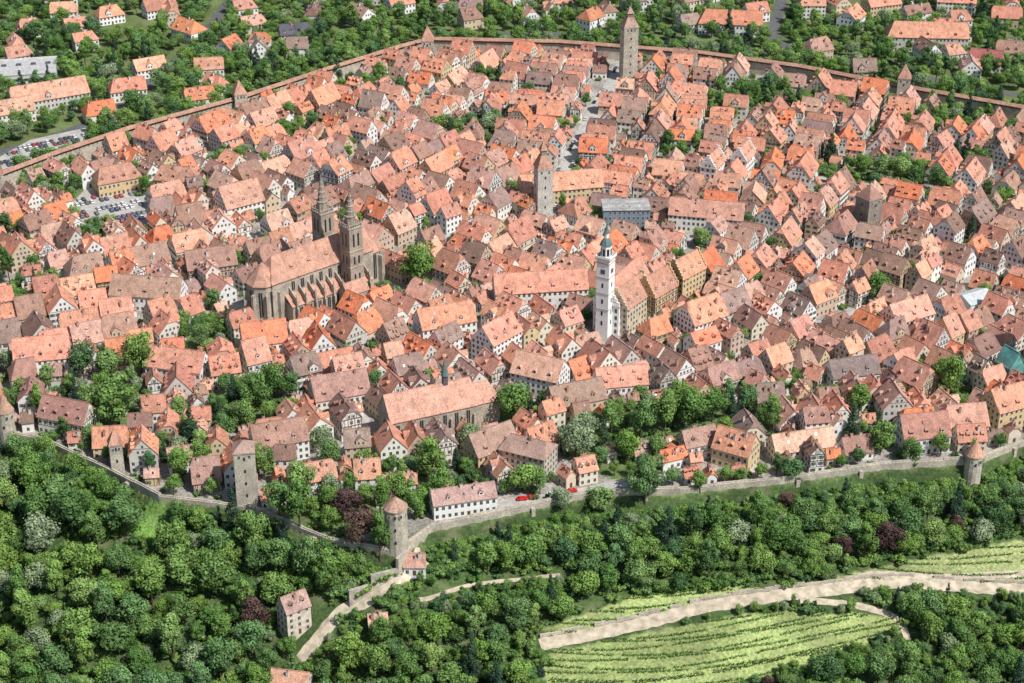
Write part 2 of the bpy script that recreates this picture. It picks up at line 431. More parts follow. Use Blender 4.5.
street('south_street',[(700,370),(800,330),(900,300),(1040,270)],6,lift=.07)
street('west_lane',[(310,470),(360,440),(370,400)],4.5)
street('terrace_lane',[(500,505),(560,496),(640,480),(760,468)],5.5,MPAVE)
street('cross_lane',[(380,260),(470,230),(545,222),(640,240),(760,235),(860,255)],5.5,lift=.08)
street('outer_road',[(-60,170),(60,135),(120,110),(200,40),(230,0),(250,-60)],8,MASPH)
street('ring_road',[(430,36),(560,34),(700,46),(820,58),(900,73),(1080,108)],7,MASPH,.06)
street('station_road',[(790,-60),(780,10),(770,35),(800,56)],8,MASPH,.07)
paths=[]
def path(px,w,name='gravel_path'):
    P=ribbon(name,[Gt(*p) for p in px],w,MPATH,.16,2.,.12); paths.append((P,w)); return P
path([(540,645),(600,633),(650,622),(700,608),(760,599),(830,590),(900,582),(1060,592)],5.2)
path([(835,588),(870,574),(940,578),(1060,572)],3.2)
path([(800,600),(860,606),(900,618),(908,640)],3.0)
path([(420,600),(470,585),(560,575)],1.6)
PARK=[[G(*p) for p in q] for q in ([(58,218),(92,182),(165,198),(142,232)],[(-20,168),(30,140),(85,128),(95,142),(40,165),(-10,185)])]
for P in PARK:
    b=MB(); b.poly([(x,y,.09) for x,y in P][::-1],MPAVE); o=b.obj('car_park')
# ------------------------------------------------------------------ town walls
def wall_run(name,pts,h,th,covered=True,base=-3):
    b=MB()
    for (ax,ay),(bx,by) in zip(pts[:-1],pts[1:]):
        L=math.hypot(bx-ax,by-ay); a=math.atan2(by-ay,bx-ax); n=max(1,int(L/12))
        for i in range(n):
            t=(i+.5)/n; x=ax+(bx-ax)*t; y=ay+(by-ay)*t; l=L/n+.05; jj=U(-.03,.03)
            if not covered: jj=U(-.5,.5)
            b.box(x,y,base,l,th+jj*.1,h-base+jj,MSTONE,a=a)
            if covered:
                ca,sa=math.cos(a),math.sin(a)
                def W(p,q,z): return (x+p*ca-q*sa,y+p*sa+q*ca,z+jj)
                for s in (1,-1):
                    pts_=[W(-l/2,s*2.0,h+1.5),W(l/2,s*2.0,h+1.5),W(l/2,0,h+3.0),W(-l/2,0,h+3.0)]
                    b.slab(pts_ if s<0 else pts_[::-1],.2,MROOF)
                q=l/4
                for p in (-q*1.5,-q*.5,q*.5,q*1.5): b.box(*W(p,-1.6,h-2.0)[:2],h-.2,.25,.25,1.9,MTIMB,a=a)
                b.box(*W(0,.55,0)[:2],h,l,.5,1.6,MSTONE,a=a)
            else:
                b.box(x,y,h+jj,l,.6,.5,MSTONE,a=a)
                if R()<.6:
                    ca,sa=math.cos(a),math.sin(a); p=U(-.3,.3)*l; b.box(x+p*ca+1.1*sa,y+p*sa-1.1*ca,base,1.6,1.6,h-base-1.5,MSTONE,a=a)
    return b.obj(name,color=(.42,.24,.17))
wall_run('town_wall',[ (x,y) for x,y in TOPW],7.5,1.6)
fw=[(float(x),float(y)+.9) for x,y in fp[1:-1]]
wall_run('town_wall',fw[:5],2.2,1.5,False,-10)
wall_run('town_wall',fw[4:8],1.6,1.5,False,-10)
wall_run('town_wall',fw[7:],2.6,1.6,False,-11)
rw=[Gt(*p) for p in [(350,606),(372,590),(398,575),(410,552)]]
b=MB()
for (ax,ay),(bx,by) in zip(rw[:-1],rw[1:]):
    z=(Tz(ax,ay)+Tz(bx,by))/2; L=math.hypot(bx-ax,by-ay); b.box((ax+bx)/2,(ay+by)/2,z-4,L+.6,1.2,9,MSTONE,a=math.atan2(by-ay,bx-ax))
b.obj('retaining_wall')
path([(300,660),(340,612),(375,597),(405,580),(425,560)],5,'castle_road')
# ------------------------------------------------------------------ towers
def tower(name,pos,w,h,roofh,rot=0,mat=MSTONE,rmat=MROOF,color=(.42,.2,.13),lantern=False,roundn=0,over=.5,z=None):
    b=MB(); n=roundn or 4; r=w/2*(1 if roundn else math.sqrt(2)); ph=math.pi/4 if not roundn else 0
    b.frus(0,0,-6,r*1.05,r,h+6,n,mat,ph)
    b.frus(0,0,h-.6,r*1.07,r*1.07,.5,n,mat,ph)
    for zz in np.arange(5,h-2,5.5):
        for s in range(4):
            a=s*math.pi/2; d=(-math.sin(a),math.cos(a)); nn=(math.cos(a),math.sin(a)); o=(nn[0]*(w/2*1.03+.02),nn[1]*(w/2*1.03+.02))
            b.wquad(o,d,nn,0,zz,.7,1.4,.1,MGLASS)
    for s in range(4):
        a=s*math.pi/2; d=(-math.sin(a),math.cos(a)); nn=(math.cos(a),math.sin(a)); o=(nn[0]*w/2*1.02,nn[1]*w/2*1.02)
        for u in (-w*.25,w*.25): b.window(o,d,nn,u,h-2.6,.9,1.3)
    if lantern:
        b.frus(0,0,h,r+over,r*.45,roofh*.5,n,rmat,ph); b.frus(0,0,h+roofh*.5,r*.36,r*.36,roofh*.22,n,MDSTONE,ph); b.frus(0,0,h+roofh*.72,r*.5,.02,roofh*.4,n,rmat,ph)
        b.frus(0,0,h+roofh*1.1,.12,.05,2.5,5,MSLATE)
    else:
        b.frus(0,0,h,r+over,.05,roofh,n,rmat,ph); b.frus(0,0,h+roofh-.3,.15,.05,1.5,5,MSLATE)
    zz=Tz(*pos) if z is None else z
    reg(pos[0],pos[1],w+1,w+1,rot); return b.obj(name,(pos[0],pos[1],zz),rot,color)
tower('gate_tower_with_lantern',G(628,79),9,35,11,D(12),MSTONE,lantern=True,color=(.45,.3,.23))
tower('clock_gate_tower',G(543,214),8,27,13,D(15),stone('pale_tower_stone',(.58,.55,.49),(.45,.42,.38)),lantern=True,color=(.5,.28,.2))
tower('wall_tower',G(241,113),7.5,13,8,D(20),color=(.5,.28,.2))
tower('wall_tower',G(428,60),7.5,14,9,D(0),MSTONE,color=(.55,.3,.22))
tower('wall_tower',G(902,100),7.5,15,8,D(-10),color=(.5,.28,.2))
tower('wall_tower',G(-2,196),8,14,8,D(20))
tower('stone_tower',G(866,232),9.5,20,7,D(35),MDSTONE,color=(.38,.22,.17))
tower('wall_tower',G(248,502),8,25,3.5,D(8),MSTONE,color=(.4,.27,.22))
tower('round_wall_tower',G(397,549),8.5,19,4.5,0,MSTONE,color=(.45,.28,.21),roundn=12)
tower('round_wall_tower',G(973,466),7,9,6.5,0,MSTONE,color=(.6,.33,.23),roundn=14)
tower('round_wall_tower',G(8,435),7,12,7,0,MSTONE,color=(.45,.28,.2),roundn=14)
tower('wall_tower',G(118,470),5,13,6,0.3,MSTONE,color=(.5,.28,.2))
# ------------------------------------------------------------------ St James church
def church():
    b=MB(); a=D(41); pos=G(340,292)
    CH=MCHST
    gable_block(b,15,58,21,52,.95,.0,CH,MROOF,.6,base=-3,cy=-14)
    b.frus(0,-43,-3,7.6,7.4,23,8,CH,D(22.5)); b.frus(0,-43,20,8.2,.1,9.5,8,MROOF,D(22.5))
    b.frus(0,17,-3,6.5,6.5,21,8,CH,D(22.5)); b.frus(0,17,18,7.2,.1,8.5,8,MROOF,D(22.5))
    for s in (1,-1):
        x0=s*7.5; x1=s*13; y0,y1=-36,10
        b.box((x0+x1)/2,(y0+y1)/2,-3,5.5,y1-y0,12,CH)
        pts=[(x1+s*.5,y0-.4,8.8),(x1+s*.5,y1+.4,8.8),(x0,y1+.4,13),(x0,y0-.4,13)]
        b.slab(pts if s>0 else pts[::-1],.3,MROOF)
        for i in range(9):
            y=y0+2+ (y1-y0-4)*i/8
            b.box(x1+s*1.0,y,-3,2.0,1.1,11,CH); b.box(x1+s*.7,y,8,1.3,.9,4,CH); b.frus(x1+s*.7,y,12,.75,.03,3,4,CH,D(45))
            b.poly([(x1,y,10),(x0,y,14),(x0,y,16.5),(x1,y,12.5)],CH); 
            b.poly([(x1,y+.6,10),(x0,y+.6,14),(x0,y+.6,16.5),(x1,y+.6,12.5)],CH); b.poly([(x1,y,12.5),(x0,y,16.5),(x0,y+.6,16.5),(x1,y+.6,12.5)],CH)
            if i<8:
                yy=y+(y1-y0-4)/16
                b.wquad((x1,0),(0,s),(s,0),s*yy,1.5,2.0,5.8,.05,MGLASS); b.wquad((x1,0),(0,s),(s,0),s*yy,1.5,.2,5.8,.12,CH)
                b.wquad((x0,0),(0,s),(s,0),s*yy,14,1.8,4.6,.05,MGLASS); b.wquad((x0,0),(0,s),(s,0),s*yy,14,.2,4.6,.12,CH)
        for y in (-30,-20,-10,0):
            dormer(b,s,15,21,math.tan(D(52)),y,2.5,1.4,1.0,MROOF,MROOF,False)
    for i in range(8):
        an=D(45*i); nn=(math.cos(an),math.sin(an)); d=(-nn[1],nn[0])
        for cy,r,on in ((-43,7.5,nn[1]<.1),(17,6.5,nn[1]>-.1)):
            if on:
                o=(nn[0]*r*.925,cy+nn[1]*r*.925); b.wquad(o,d,nn,0,4,1.7,13,.14,MGLASS); b.wquad(o,d,nn,0,4,.18,13,.2,CH)
                a2=an+D(22.5); b.box(math.cos(a2)*(r+.9),cy+math.sin(a2)*(r+.9),-3,2.2,1.1,19,CH,a=a2)
    for s,hh in ((1,39),(-1,39)):
        x=s*11.2; w=7.6; MT=MCHST2
        b.frus(x,0,-3,w*.74,w*.70,hh+3,4,MT,D(45))
        for z in (10,19,27,hh-.3): b.box(x,0,z,w*1.09,w*1.09,.5,CH)
        for z,h_ in ((12,3.5),(20.5,4),(29.5,6.5)):
            for q in range(4):
                an=q*math.pi/2; nn=(math.cos(an),math.sin(an)); d=(-nn[1],nn[0]); o=(x+nn[0]*w*.5,nn[1]*w*.5)
                for u in (-1.3,1.3): b.wquad(o,d,nn,u,z,.95,h_,.12,MGLASS)
        for q in range(4):
            an=q*math.pi/2
            for u in np.linspace(-3.4,3.4,6):
                b.box(x+math.cos(an)*3.7-math.sin(an)*u,math.sin(an)*3.7+math.cos(an)*u,hh,.35,.35,1.6,CH)
            b.box(x+math.cos(an)*3.75,math.sin(an)*3.75,hh+1.6,.4,7.6,.3,CH,a=an)
        for cx,cy in ((3.5,3.5),(3.5,-3.5),(-3.5,3.5),(-3.5,-3.5)): b.frus(x+cx,cy,hh,.5,.05,5,4,CH,D(45))
        b.frus(x,0,hh,2.7,2.5,5,8,MT,D(22.5)); b.frus(x,0,hh+5,2.9,2.9,.4,8,CH,D(22.5))
        b.frus(x,0,hh+5.4,2.1,.12,13 if s>0 else 14,8,MDSTONE,D(22.5))
        for z in (2,4.5,7,9.5): 
            rr=2.1*(1-z/13)+.12; b.frus(x,0,hh+5.4+z,rr+.25,rr+.18,.35,8,CH,D(22.5))
        b.box(x,0,hh+18,.15,.15,2.2,MSLATE); b.box(x,0,hh+19.2,1.0,.15,.15,MSLATE)
    gable_block(b,8,12,9,48,0,0,CH,MROOF,.4,cx=17,cy=-4); 
    b.obj('gothic_church',(pos[0],pos[1],0),a-D(90),(.52,.29,.21))
    ca,sa=math.cos(a),math.sin(a)
    reg(pos[0]-14*ca,pos[1]-14*sa,36,80,a-D(90))
church()
def church2():
    p=G(428,430); a=D(24)-D(90); b=MB()
    rh,sl=gable_block(b,15,38,12,50,0,.0,MCHST,MROOF,.5)
    gable_block(b,11,12,11,50,0,.9,MCHST,MROOF,.5,cy=24.5)
    for s in (1,-1):
        for i in range(7):
            y=-16+i*5.2; b.wquad((s*7.5,0),(0,s),(s,0),s*y,3.5,1.6,6.5,.05,MGLASS); b.wquad((s*7.5,0),(0,s),(s,0),s*y,3.5,.15,6.5,.1,MCHST)
            b.box(s*8.1,y+2.6,-3,1.4,.9,11,MCHST)
    b.wquad((0,-19),(1,0),(0,-1),0,3,3,8,.06,MGLASS)
    b.box(0,8,19.5,2.0,2.0,5,MSLATE); b.frus(0,8,24.5,1.8,.05,8,8,MCOPP); 
    b.obj('friary_church',(p[0],p[1],0),a,(.62,.34,.25)); reg(p[0]+4,p[1]+2,19,54,a)
church2()
# ------------------------------------------------------------------ Town hall
def stepped(b,w,l,h,pitch,wall,s,cx=0,cy=0):
    rh=w/2*math.tan(D(pitch)); n=6
    for i in range(n):
        ww=w*(1-i/n)+.3; z=h+rh*i/n
        b.box(cx,cy+s*(l/2+.15),z,ww,.7,rh/n+.5 if i<n-1 else rh/n+1.2,wall)
def townhall():
    p=G(602,336); a=D(-28); b=MB()
    rh,sl=gable_block(b,13,36,15,56,0,0,MWHITE,MROOF,.4,cy=18+3.6)
    stepped(b,13,36,15,56,MWHITE,-1,cy=21.6)
    for s in (1,-1):
        for f in range(4):
            for i in range(11): b.window((s*6.5,21.6),(0,s),(s,0),-16+i*3.2,1+f*3.5,1.1,1.8)
    for f in range(4):
        for u in (-5,-2.5,2.5,5): b.window((0,3.6),(1,0),(0,-1),u,1+f*3.5,1.1,1.8)
    b.window((0,3.2),(1,0),(0,-1),-2,17,1,1.6)
    for s in (1,-1):
        for i in range(4):
            up=1.5; x0=6.5-up; z0=15+up*sl+.2; y=8+i*8
            b.box(s*(x0-.6),y,z0-.4,1.3,1.5,1.7,MROOF); b.wquad((s*(x0+.05),y),(0,s),(s,0),0,z0+.2,.9,.9,.04,MGLASS)
    w=6.2; K=-1
    b.box(0,2.2,-3,w,w,43+K,MWHITE)
    for z in (14,22,30,38+K): b.box(0,2.2,z,w+.4,w+.4,.4,MSTONE)
    for z in (6,11,17,25):
        for q in range(4):
            an=q*math.pi/2; nn=(math.cos(an),math.sin(an)); b.wquad((nn[0]*w/2,2.2+nn[1]*w/2),(-nn[1],nn[0]),nn,0,z,.9,2.2,.05,MGLASS)
    for q in range(4):
        an=q*math.pi/2; nn=(math.cos(an),math.sin(an)); o=(nn[0]*w/2,2.2+nn[1]*w/2)
        b.wquad(o,(-nn[1],nn[0]),nn,0,33+K,2.2,2.2,.09,MSLATE)
    b.box(0,2.2,40+K,w+1.2,w+1.2,.5,MSTONE)
    for q in range(4):
        an=q*math.pi/2; b.box(math.cos(an)*3.6,2.2+math.sin(an)*3.6,40.5+K,.25,7.0,1.1,MWHITE,a=an)
    b.frus(0,2.2,40.5+K,2.6,2.5,6,8,MWHITE,D(22.5)); 
    for q in range(8):
        an=q*math.pi/4; nn=(math.cos(an),math.sin(an)); b.wquad((nn[0]*2.4,2.2+nn[1]*2.4),(-nn[1],nn[0]),nn,0,41.5+K,1.1,3.4,.06,MGLASS)
    z=46.5+K
    for r1,r2,hh in ((3.0,2.7,.8),(2.7,2.0,1.3),(2.0,1.1,1.1)): b.frus(0,2.2,z,r1,r2,hh,8,MCOPP,D(22.5)); z+=hh
    b.frus(0,2.2,z,1.0,1.0,2.6,8,MWHITE,D(22.5)); z+=2.6
    b.frus(0,2.2,z,1.4,.8,1.2,8,MCOPP,D(22.5)); z+=1.2; b.frus(0,2.2,z,.8,.06,4.5,8,MCOPP,D(22.5)); b.box(0,2.2,z+4.2,.12,.12,2.2,MSLATE)
    b.obj('town_hall_with_belfry',(p[0],p[1],0),a,(.62,.31,.22)); 
    reg(p[0]-math.sin(a)*18,p[1]+math.cos(a)*18,14,44,a)
townhall()
def stephouse(px,rot,w,l,h,wall,col,timber=False,name='stepped_gable_house'):
    p=G(*px); b=MB(); rh,sl=gable_block(b,w,l,h,54,0,0,wall)
    stepped(b,w,l,h,54,wall,-1); stepped(b,w,l,h,54,wall,1)
    for s in (1,-1):
        facade(b,(s*w/2,0),(0,s),(s,0),l,h,False,timber)
        facade(b,(0,s*l/2),(-s,0),(0,s),w,h,False,timber)
        z=h+.8
        while z+2<h+rh:
            hf=w/2*(1-(z+1.5-h)/rh); n=int(2*hf/2)
            for i in range(n): b.window((0,s*(l/2+.5)),(-s,0),(0,s),(i-(n-1)/2)*2,z,.8,1.2)
            z+=2.7
        for i in range(3): dormer(b,s,w,h,sl,-l/3+i*l/3,1.2)
    b.obj(name,(p[0],p[1],0),rot,col); reg(p[0],p[1],w,l+1,rot)
stephouse((628,324),D(-35),12,22,14,flat('beige_stone_plaster',(.58,.49,.35)),(.5,.27,.19))
stephouse((655,314),D(-40),12,18,14,MOCHRE,(.5,.26,.18),True)
stephouse((684,296),D(-42),11,18,14,MOCHRE,(.62,.31,.2))
stephouse((742,172),D(-25),9,16,10,MWHITE,(.62,.33,.23))
stephouse((712,178),D(-25),9,16,9,MWHITE,(.62,.33,.23))
# ------------------------------------------------------------------ other landmark buildings
def lm(px,deg,w,l,h,pitch=48,k0=0,k1=0,col=None,wall=MWALL,name='large_town_house',**k):
    p=Gt(*px); a=D(deg-90)
    if hits(p[0],p[1],w,l,a,3): print('lm overlap',px)
    house(name,p,a,w,l,h,pitch,k0,k1,col,wall,**k); reg(p[0],p[1],w,l,a)
lm((497,355),50,13,20,11,48,0,0,(.64,.32,.22),MWHITE,dorm=3)
lm((445,338),22,14,26,10,45,0,0,(.68,.31,.2),MWHITE,dorm=2)
lm((540,304),8,13,44,10,48,0,0,(.64,.31,.21),dorm=4)
lm((625,226),2,14,24,12,4,0,0,(.45,.43,.42),MBLUE,dorm=0,chim=0,name='modern_town_hall_annex')
lm((560,200),12,14,44,9,46,0,0,(.66,.33,.22),dorm=4)
lm((706,228),-12,13,38,9,46,0,0,(.62,.33,.24),dorm=4)
lm((240,215),35,16,22,9,50,0,0,(.62,.35,.25),dorm=3)
lm((118,190),28,13,24,8,45,.9,.9,(.5,.27,.19),MOCHRE,dorm=4)
lm((178,190),-10,12,22,8,45,.9,.9,(.5,.27,.19),MOCHRE,dorm=3)
lm((212,278),18,13,24,9,48,0,0,(.36,.22,.17),dorm=3,name='half_timbered_house',timber=True)
lm((150,305),-8,14,34,8,46,0,0,(.42,.25,.19),dorm=3)
lm((45,372),12,14,24,10,48,0,0,(.66,.31,.21),MWHITE,dorm=3)
lm((70,430),-20,12,22,8,50,0,0,(.42,.23,.18),name='half_timbered_house',timber=True)
lm((490,462),35,13,20,9,48,0,0,(.42,.26,.21),MOCHRE,dorm=2)
lm((528,470),-25,13,20,11,32,1,1,(.40,.26,.21),flat('stone_villa',(.5,.45,.36)),dorm=0)
lm((463,510),15,9,25,7,42,0,0,(.47,.31,.26),MWHITE,dorm=2)
lm((575,412),22,13,24,8,46,0,0,(.36,.23,.18),dorm=2)
lm((920,446),10,13,20,8,50,0,0,(.42,.22,.16),dorm=3)
lm((1005,425),25,14,20,12,46,0,0,(.66,.33,.22),MOCHRE,dorm=3)
lm((735,462),-30,12,16,8,50,0,0,(.6,.28,.18),dorm=3)
lm((800,455),15,11,26,6,45,0,0,(.66,.4,.3),dorm=0)
lm((700,335),35,15,20,11,48,.3,.3,(.66,.33,.22),MWHITE,dorm=3)
lm((540,392),-25,14,22,11,46,0,0,(.64,.36,.26),dorm=3)
lm((280,455),20,13,22,9,48,0,0,(.4,.23,.18),dorm=2)
lm((180,378),-15,13,26,8,46,0,0,(.66,.32,.22),MWHITE,dorm=3)
lm((265,352),15,14,20,8,48,0,0,(.7,.28,.15),MWHITE,dorm=2)
lm((340,405),20,14,24,8,48,0,0,(.42,.26,.2),dorm=3)
lm((620,395),10,12,22,8,46,0,0,(.68,.34,.23),MWHITE,dorm=3)
lm((850,385),15,12,22,8,44,0,0,(.27,.21,.19),MWHITE,dorm=2)
lm((905,330),30,13,22,9,46,0,0,(.66,.36,.26),MWHITE,dorm=3)
lm((295,628),35,8,10,11,50,0,0,(.45,.3,.25),flat('chapel_stone',(.58,.5,.4)),name='chapel_house',dorm=2,chim=1)
lm((292,690),-10,9,14,5,40,0,0,(.62,.33,.23),dorm=0,name='cottage')
lm((378,627),10,6,7,3,45,0,0,(.55,.33,.24),MOCHRE,name='garden_house',dorm=0)
lm((415,570),0,7,8,4,45,0,0,(.5,.3,.22),name='gate_house',dorm=0)
p=G(1008,378); b=MB(); gable_block(b,8,9,8,58,.0,.0,MTEAL,MTEAL)
for i in range(-3,4):
    for s in (-1,1): b.box(s*4.4,i*1.5,0,.12,.12,9,MFRAME)
for zz in (3,6,9):
    for s in (-1,1): b.box(s*4.6,0,zz,.5,10,.1,MTIMB)
b.obj('scaffolded_building',(p[0],p[1],0),D(30)); reg(p[0],p[1],9,10,D(30))
p=G(1016,385); b=MB(); b.frus(0,0,-2,3,3,22,4,MSTONE,D(45)); b.frus(0,0,20,3.2,.05,17,8,MSLATE); b.obj('chapel_spire',(p[0]+9,p[1]+16,0)); reg(p[0]+9,p[1]+16,6,6,0)
p=G(972,312); b=MB(); gable_block(b,12,15,8,22,.0,.0,MWHITE,MMETAL)
for i in range(-2,3): b.window((6,0),(0,1),(1,0),i*2.6,3); b.window((-6,0),(0,-1),(-1,0),i*2.6,3)
for i in (-1,0,1): b.window((0,-7.5),(1,0),(0,-1),i*3,3)
b.obj('metal_roofed_hall',(p[0],p[1],0),D(-60)); reg(p[0],p[1],12,15,D(-60))
# suburb
SUB=[((50,108),28,17,46,9,(.66,.36,.25)),((15,120),28,14,22,7,(.57,.33,.23)),((128,98),20,13,22,7,None),((100,120),25,13,18,6,None),((210,78),10,12,18,8,(.62,.31,.21)),((190,40),-40,14,20,8,(.66,.25,.13)),((230,55),60,12,14,7,(.66,.25,.13)),((260,48),0,10,14,6,(.62,.23,.12)),((110,22),30,12,18,6,None),((65,18),10,12,18,6,None),((30,35),20,12,16,6,None),((160,15),30,13,22,6,None),((295,40),15,12,20,6,(.1,.1,.12)),((730,32),-8,16,42,8,(.66,.28,.17)),((925,48),-4,17,52,10,(.66,.32,.21)),((850,30),60,14,18,10,(.66,.31,.2)),((810,18),0,14,18,11,(.64,.33,.22)),((755,20),20,12,16,7,None),((815,58),30,14,18,7,(.42,.25,.19)),((985,68),-20,14,20,6,(.4,.14,.12)),((1005,25),-10,13,20,7,None),((590,28),50,12,16,8,(.64,.25,.14)),((560,10),0,12,18,7,None),((470,15),0,12,18,7,None),((400,12),30,12,18,7,None),((690,8),30,12,18,7,None),((640,2),0,12,18,7,None),((880,15),20,14,24,9,None),((955,12),-10,14,26,9,None),((1010,60),-10,13,20,7,None),((200,105),20,12,18,6,None),((150,75),30,12,20,6,None),((690,30),20,12,16,6,None)]
for px,dg,w,l,h,c in SUB:
    lm(px,dg,w,l,h,42,random.choice([0,.3,1]),random.choice([0,.3,1]),c,MWHITE if R()<.5 else MWALL,name='suburban_house')
p=G(20,78); b=MB(); b.box(0,0,-1,46,30,8,MFRAME,flat('gravel_flat_roof',(.45,.44,.43))); b.box(0,15.1,7,47,.4,.8,MFRAME); b.box(0,-15.1,7,47,.4,.8,MFRAME)
for i in range(5): b.box(-18+i*9,4,7,3,2,1,MSLATE)
for i in range(14): b.window((-21+i*3.2,-15),(1,0),(0,-1),0,3,2.2,1.6)
b.obj('flat_roofed_hall',(p[0],p[1],0),D(12)); reg(p[0],p[1],47,31,D(12))
ns=0
for k in range(9000):
    u=U(-60,1090); v=U(-60,95); x,y=G(u,v)
    if inpoly(x,y,TOWN) or segd(x,y,TOPW)<24: continue
    dens=.25+1.*(math.sin(x*.02+1)*math.sin(y*.017)>0.0)+(1.2 if v<22 else 0)
    if R()>dens*.3: continue
    a=D(random.choice([20,110,0,90,45])+U(-8,8)); w=U(9,13); l=U(12,20)
    if hits(x,y,w+4,l+4,a) or any(segd(x,y,P)<W/2+8 for P,W in streets) or any(inpoly(x,y,P) for P in PARK): continue
    house('suburban_house',(x,y),a,w,l,U(5,8),U(38,48),random.choice([0,0,.3,1]),0,wall=MWHITE if R()<.4 else MWALL); reg(x,y,w,l,a); ns+=1
    if ns>150: break
# ------------------------------------------------------------------ trees in town
TT=[((403,287),9,0),((84,380),8,0),((112,380),7,0),((142,376),8,0),((120,430),10,0),((100,424),7,0),((10,372),6,6),((8,240),6,0),((22,236),5,0),((10,282),6,0),
((228,396),5,0),((255,412),7.5,0),((275,402),7.5,0),((245,430),6,0),((290,398),5,0),((225,440),5,0),((430,488),8,0),((428,470),6,0),((440,500),6,0),((512,424),9,0),((575,460),9,6),((582,440),7,6),((470,448),6,6),
((640,440),7,0),((665,432),8,0),((690,428),8,0),((712,422),7,0),((680,408),6,0),((725,440),5,0),((748,416),6,0),((770,436),6,0),((858,416),7,0),((948,400),8,0),((940,388),6,0),((880,455),7,0),((610,434),6,0),((600,470),5,0),((625,465),6,0),
((525,494),6,0),((540,494),5,0),((240,168),5,0),((148,195),5,0),((95,248),5,0),((105,240),4,0),((215,310),5,0),((200,350),5,0),((185,344),4,0),((210,357),4,0),((268,250),4,0),((60,192),5,0),((75,190),4,0),((45,198),5,6),
((310,160),4,0),((350,150),4,0),((440,138),6,0),((490,134),7,6),((470,128),5,0),((450,140),4,7),((680,160),5,0),((695,157),5,0),((665,160),4,0),((830,162),5,7),((815,177),4,0),((860,178),6,0),((880,180),6,0),((900,182),7,0),((915,187),6,0),((875,192),5,0),((935,192),6,0),((965,162),5,7),
((700,248),5,0),((620,240),3,0),((560,130),4,0),((530,100),5,0),((500,90),4,7),((400,95),5,0),((380,80),5,0),((340,95),5,0),((290,120),5,0),((300,130),4,0),((720,95),5,0),((740,98),6,0),((765,100),6,0),((790,112),5,0),((770,90),5,0),((840,115),5,0),((940,120),5,0),((1010,140),5,0),
((20,310),5,0),((330,470),6,0),((300,500),7,0),((265,480),6,0),((270,470),4,6),((180,420),5,0),((348,522),7,5),((362,545),7.5,5),((330,500),6,6),((380,560),6,0),((300,530),8,0),((280,520),7,0),((200,470),5,0),((310,450),6,6),((878,298),6,0),((880,308),5,0),((50,394),5,0),((180,480),6,0),((645,502),8,0),((790,480),5,0),((560,505),5,6),((15,408),4,0),((40,418),5,0),((385,300),5,0),((368,470),5,0),((985,300),4,0),((910,280),5,0),((480,212),4,0),((345,225),4,0),((780,398),4,0),((820,350),4,0),((970,240),4,7),((1000,210),5,0),((600,500),6,0),((700,492),4,0),((910,462),5,0),((940,456),4,0),((385,430),4,0),((400,500),6,0),((415,520),5,0),((380,520),6,0)]
town_trees=[]
for (u,v),r,k in TT:
    x,y=G(u,v)
    if S(x,y)>3: x,y=Gt(u,v)
    if hits(x,y,3,3,0): 
        x+=r*.8; 
        if hits(x,y,3,3,0): x-=r*1.6
        if hits(x,y,3,3,0): continue
    town_trees.append((x,y,r,k)); circles.append((x,y,r*.78)); circles.append((x,y-r*.7,r*.45))
for cx,cy,a,b_ in GE:
    n=int(a*b_/14)
    for _ in range(n*6):
        t=U(0,6.28); q=math.sqrt(R()); x,y=cx+a*q*math.cos(t),cy+b_*q*math.sin(t); r=U(2.6,5.5)
        if n<=0: break
        if hits(x,y,4,4,0) or any(math.hypot(x-c[0],y-c[1])<(r+c[2])*.75 for c in town_trees) or any(segd(x,y,P)<W/2+1 for P,W in streets) or any(inpoly(x,y,P) for P in PARK) or not inpoly(x,y,TOWN): continue
        town_trees.append((x,y,r,random.choice([0,0,0,0,0,6,7]))); circles.append((x,y,r*.65)); n-=1
# ------------------------------------------------------------------ houses in the old town
zones=[((60,210),40),((250,150),48),((430,90),62),((560,120),77),((650,120),77),((740,100),72),((850,140),68),((980,180),60),((140,250),30),((400,180),52),((700,190),72),((820,230),60),((950,260),50),((620,290),58),((60,330),22),((200,300),38),((480,250),50),((430,320),44),((320,400),25),((150,400),12),((560,370),30),((700,360),32),((830,350),42),((940,350),38),((640,440),15),((850,430),12),((200,460),10),((500,440),30),((400,480),15)]
zs=[(G(*p),D(a)) for p,a in zones]
def zone(x,y): return min(range(len(zs)),key=lambda i:(zs[i][0][0]-x)**2+(zs[i][0][1]-y)**2)
nh=0
def okhouse(x,y,w,l,a,tol=.5):
    for cx,cy in corners(x,y,w*.9,l*.9,a):
        if not inpoly(cx,cy,TOWN): return False
    if segd(x,y,TOPW)<max(w,l)/2+5: return False
    if not clear_c(x,y,min(w,l)*.42): return False
    for P,W in streets:
        if segd(x,y,P)<W/2+min(w,l)*.45: return False
    for P in PARK:
        if inpoly(x,y,P) or inpoly(x,y+9,P): return False
    return not hits(x,y,w,l,a,tol)
def mk(x,y,w,l,a,small=False,col=None):
    global nh
    tim=R()<.26; h=(U(3.0,5.2) if small else U(4.8,9.0))
    if R()<.1 and not small: h+=2.5
    kk=random.choice([0,0,0,0,.3,.35])
    house('half_timbered_house' if tim else 'gabled_town_house',(x,y),a,w,l,h,U(43,53),kk,random.choice([0,0,kk,.3,1 if R()<.3 else 0]),col,MWALL,timber=tim,shut=R()<.2)
    reg(x,y,w,l,a); nh+=1
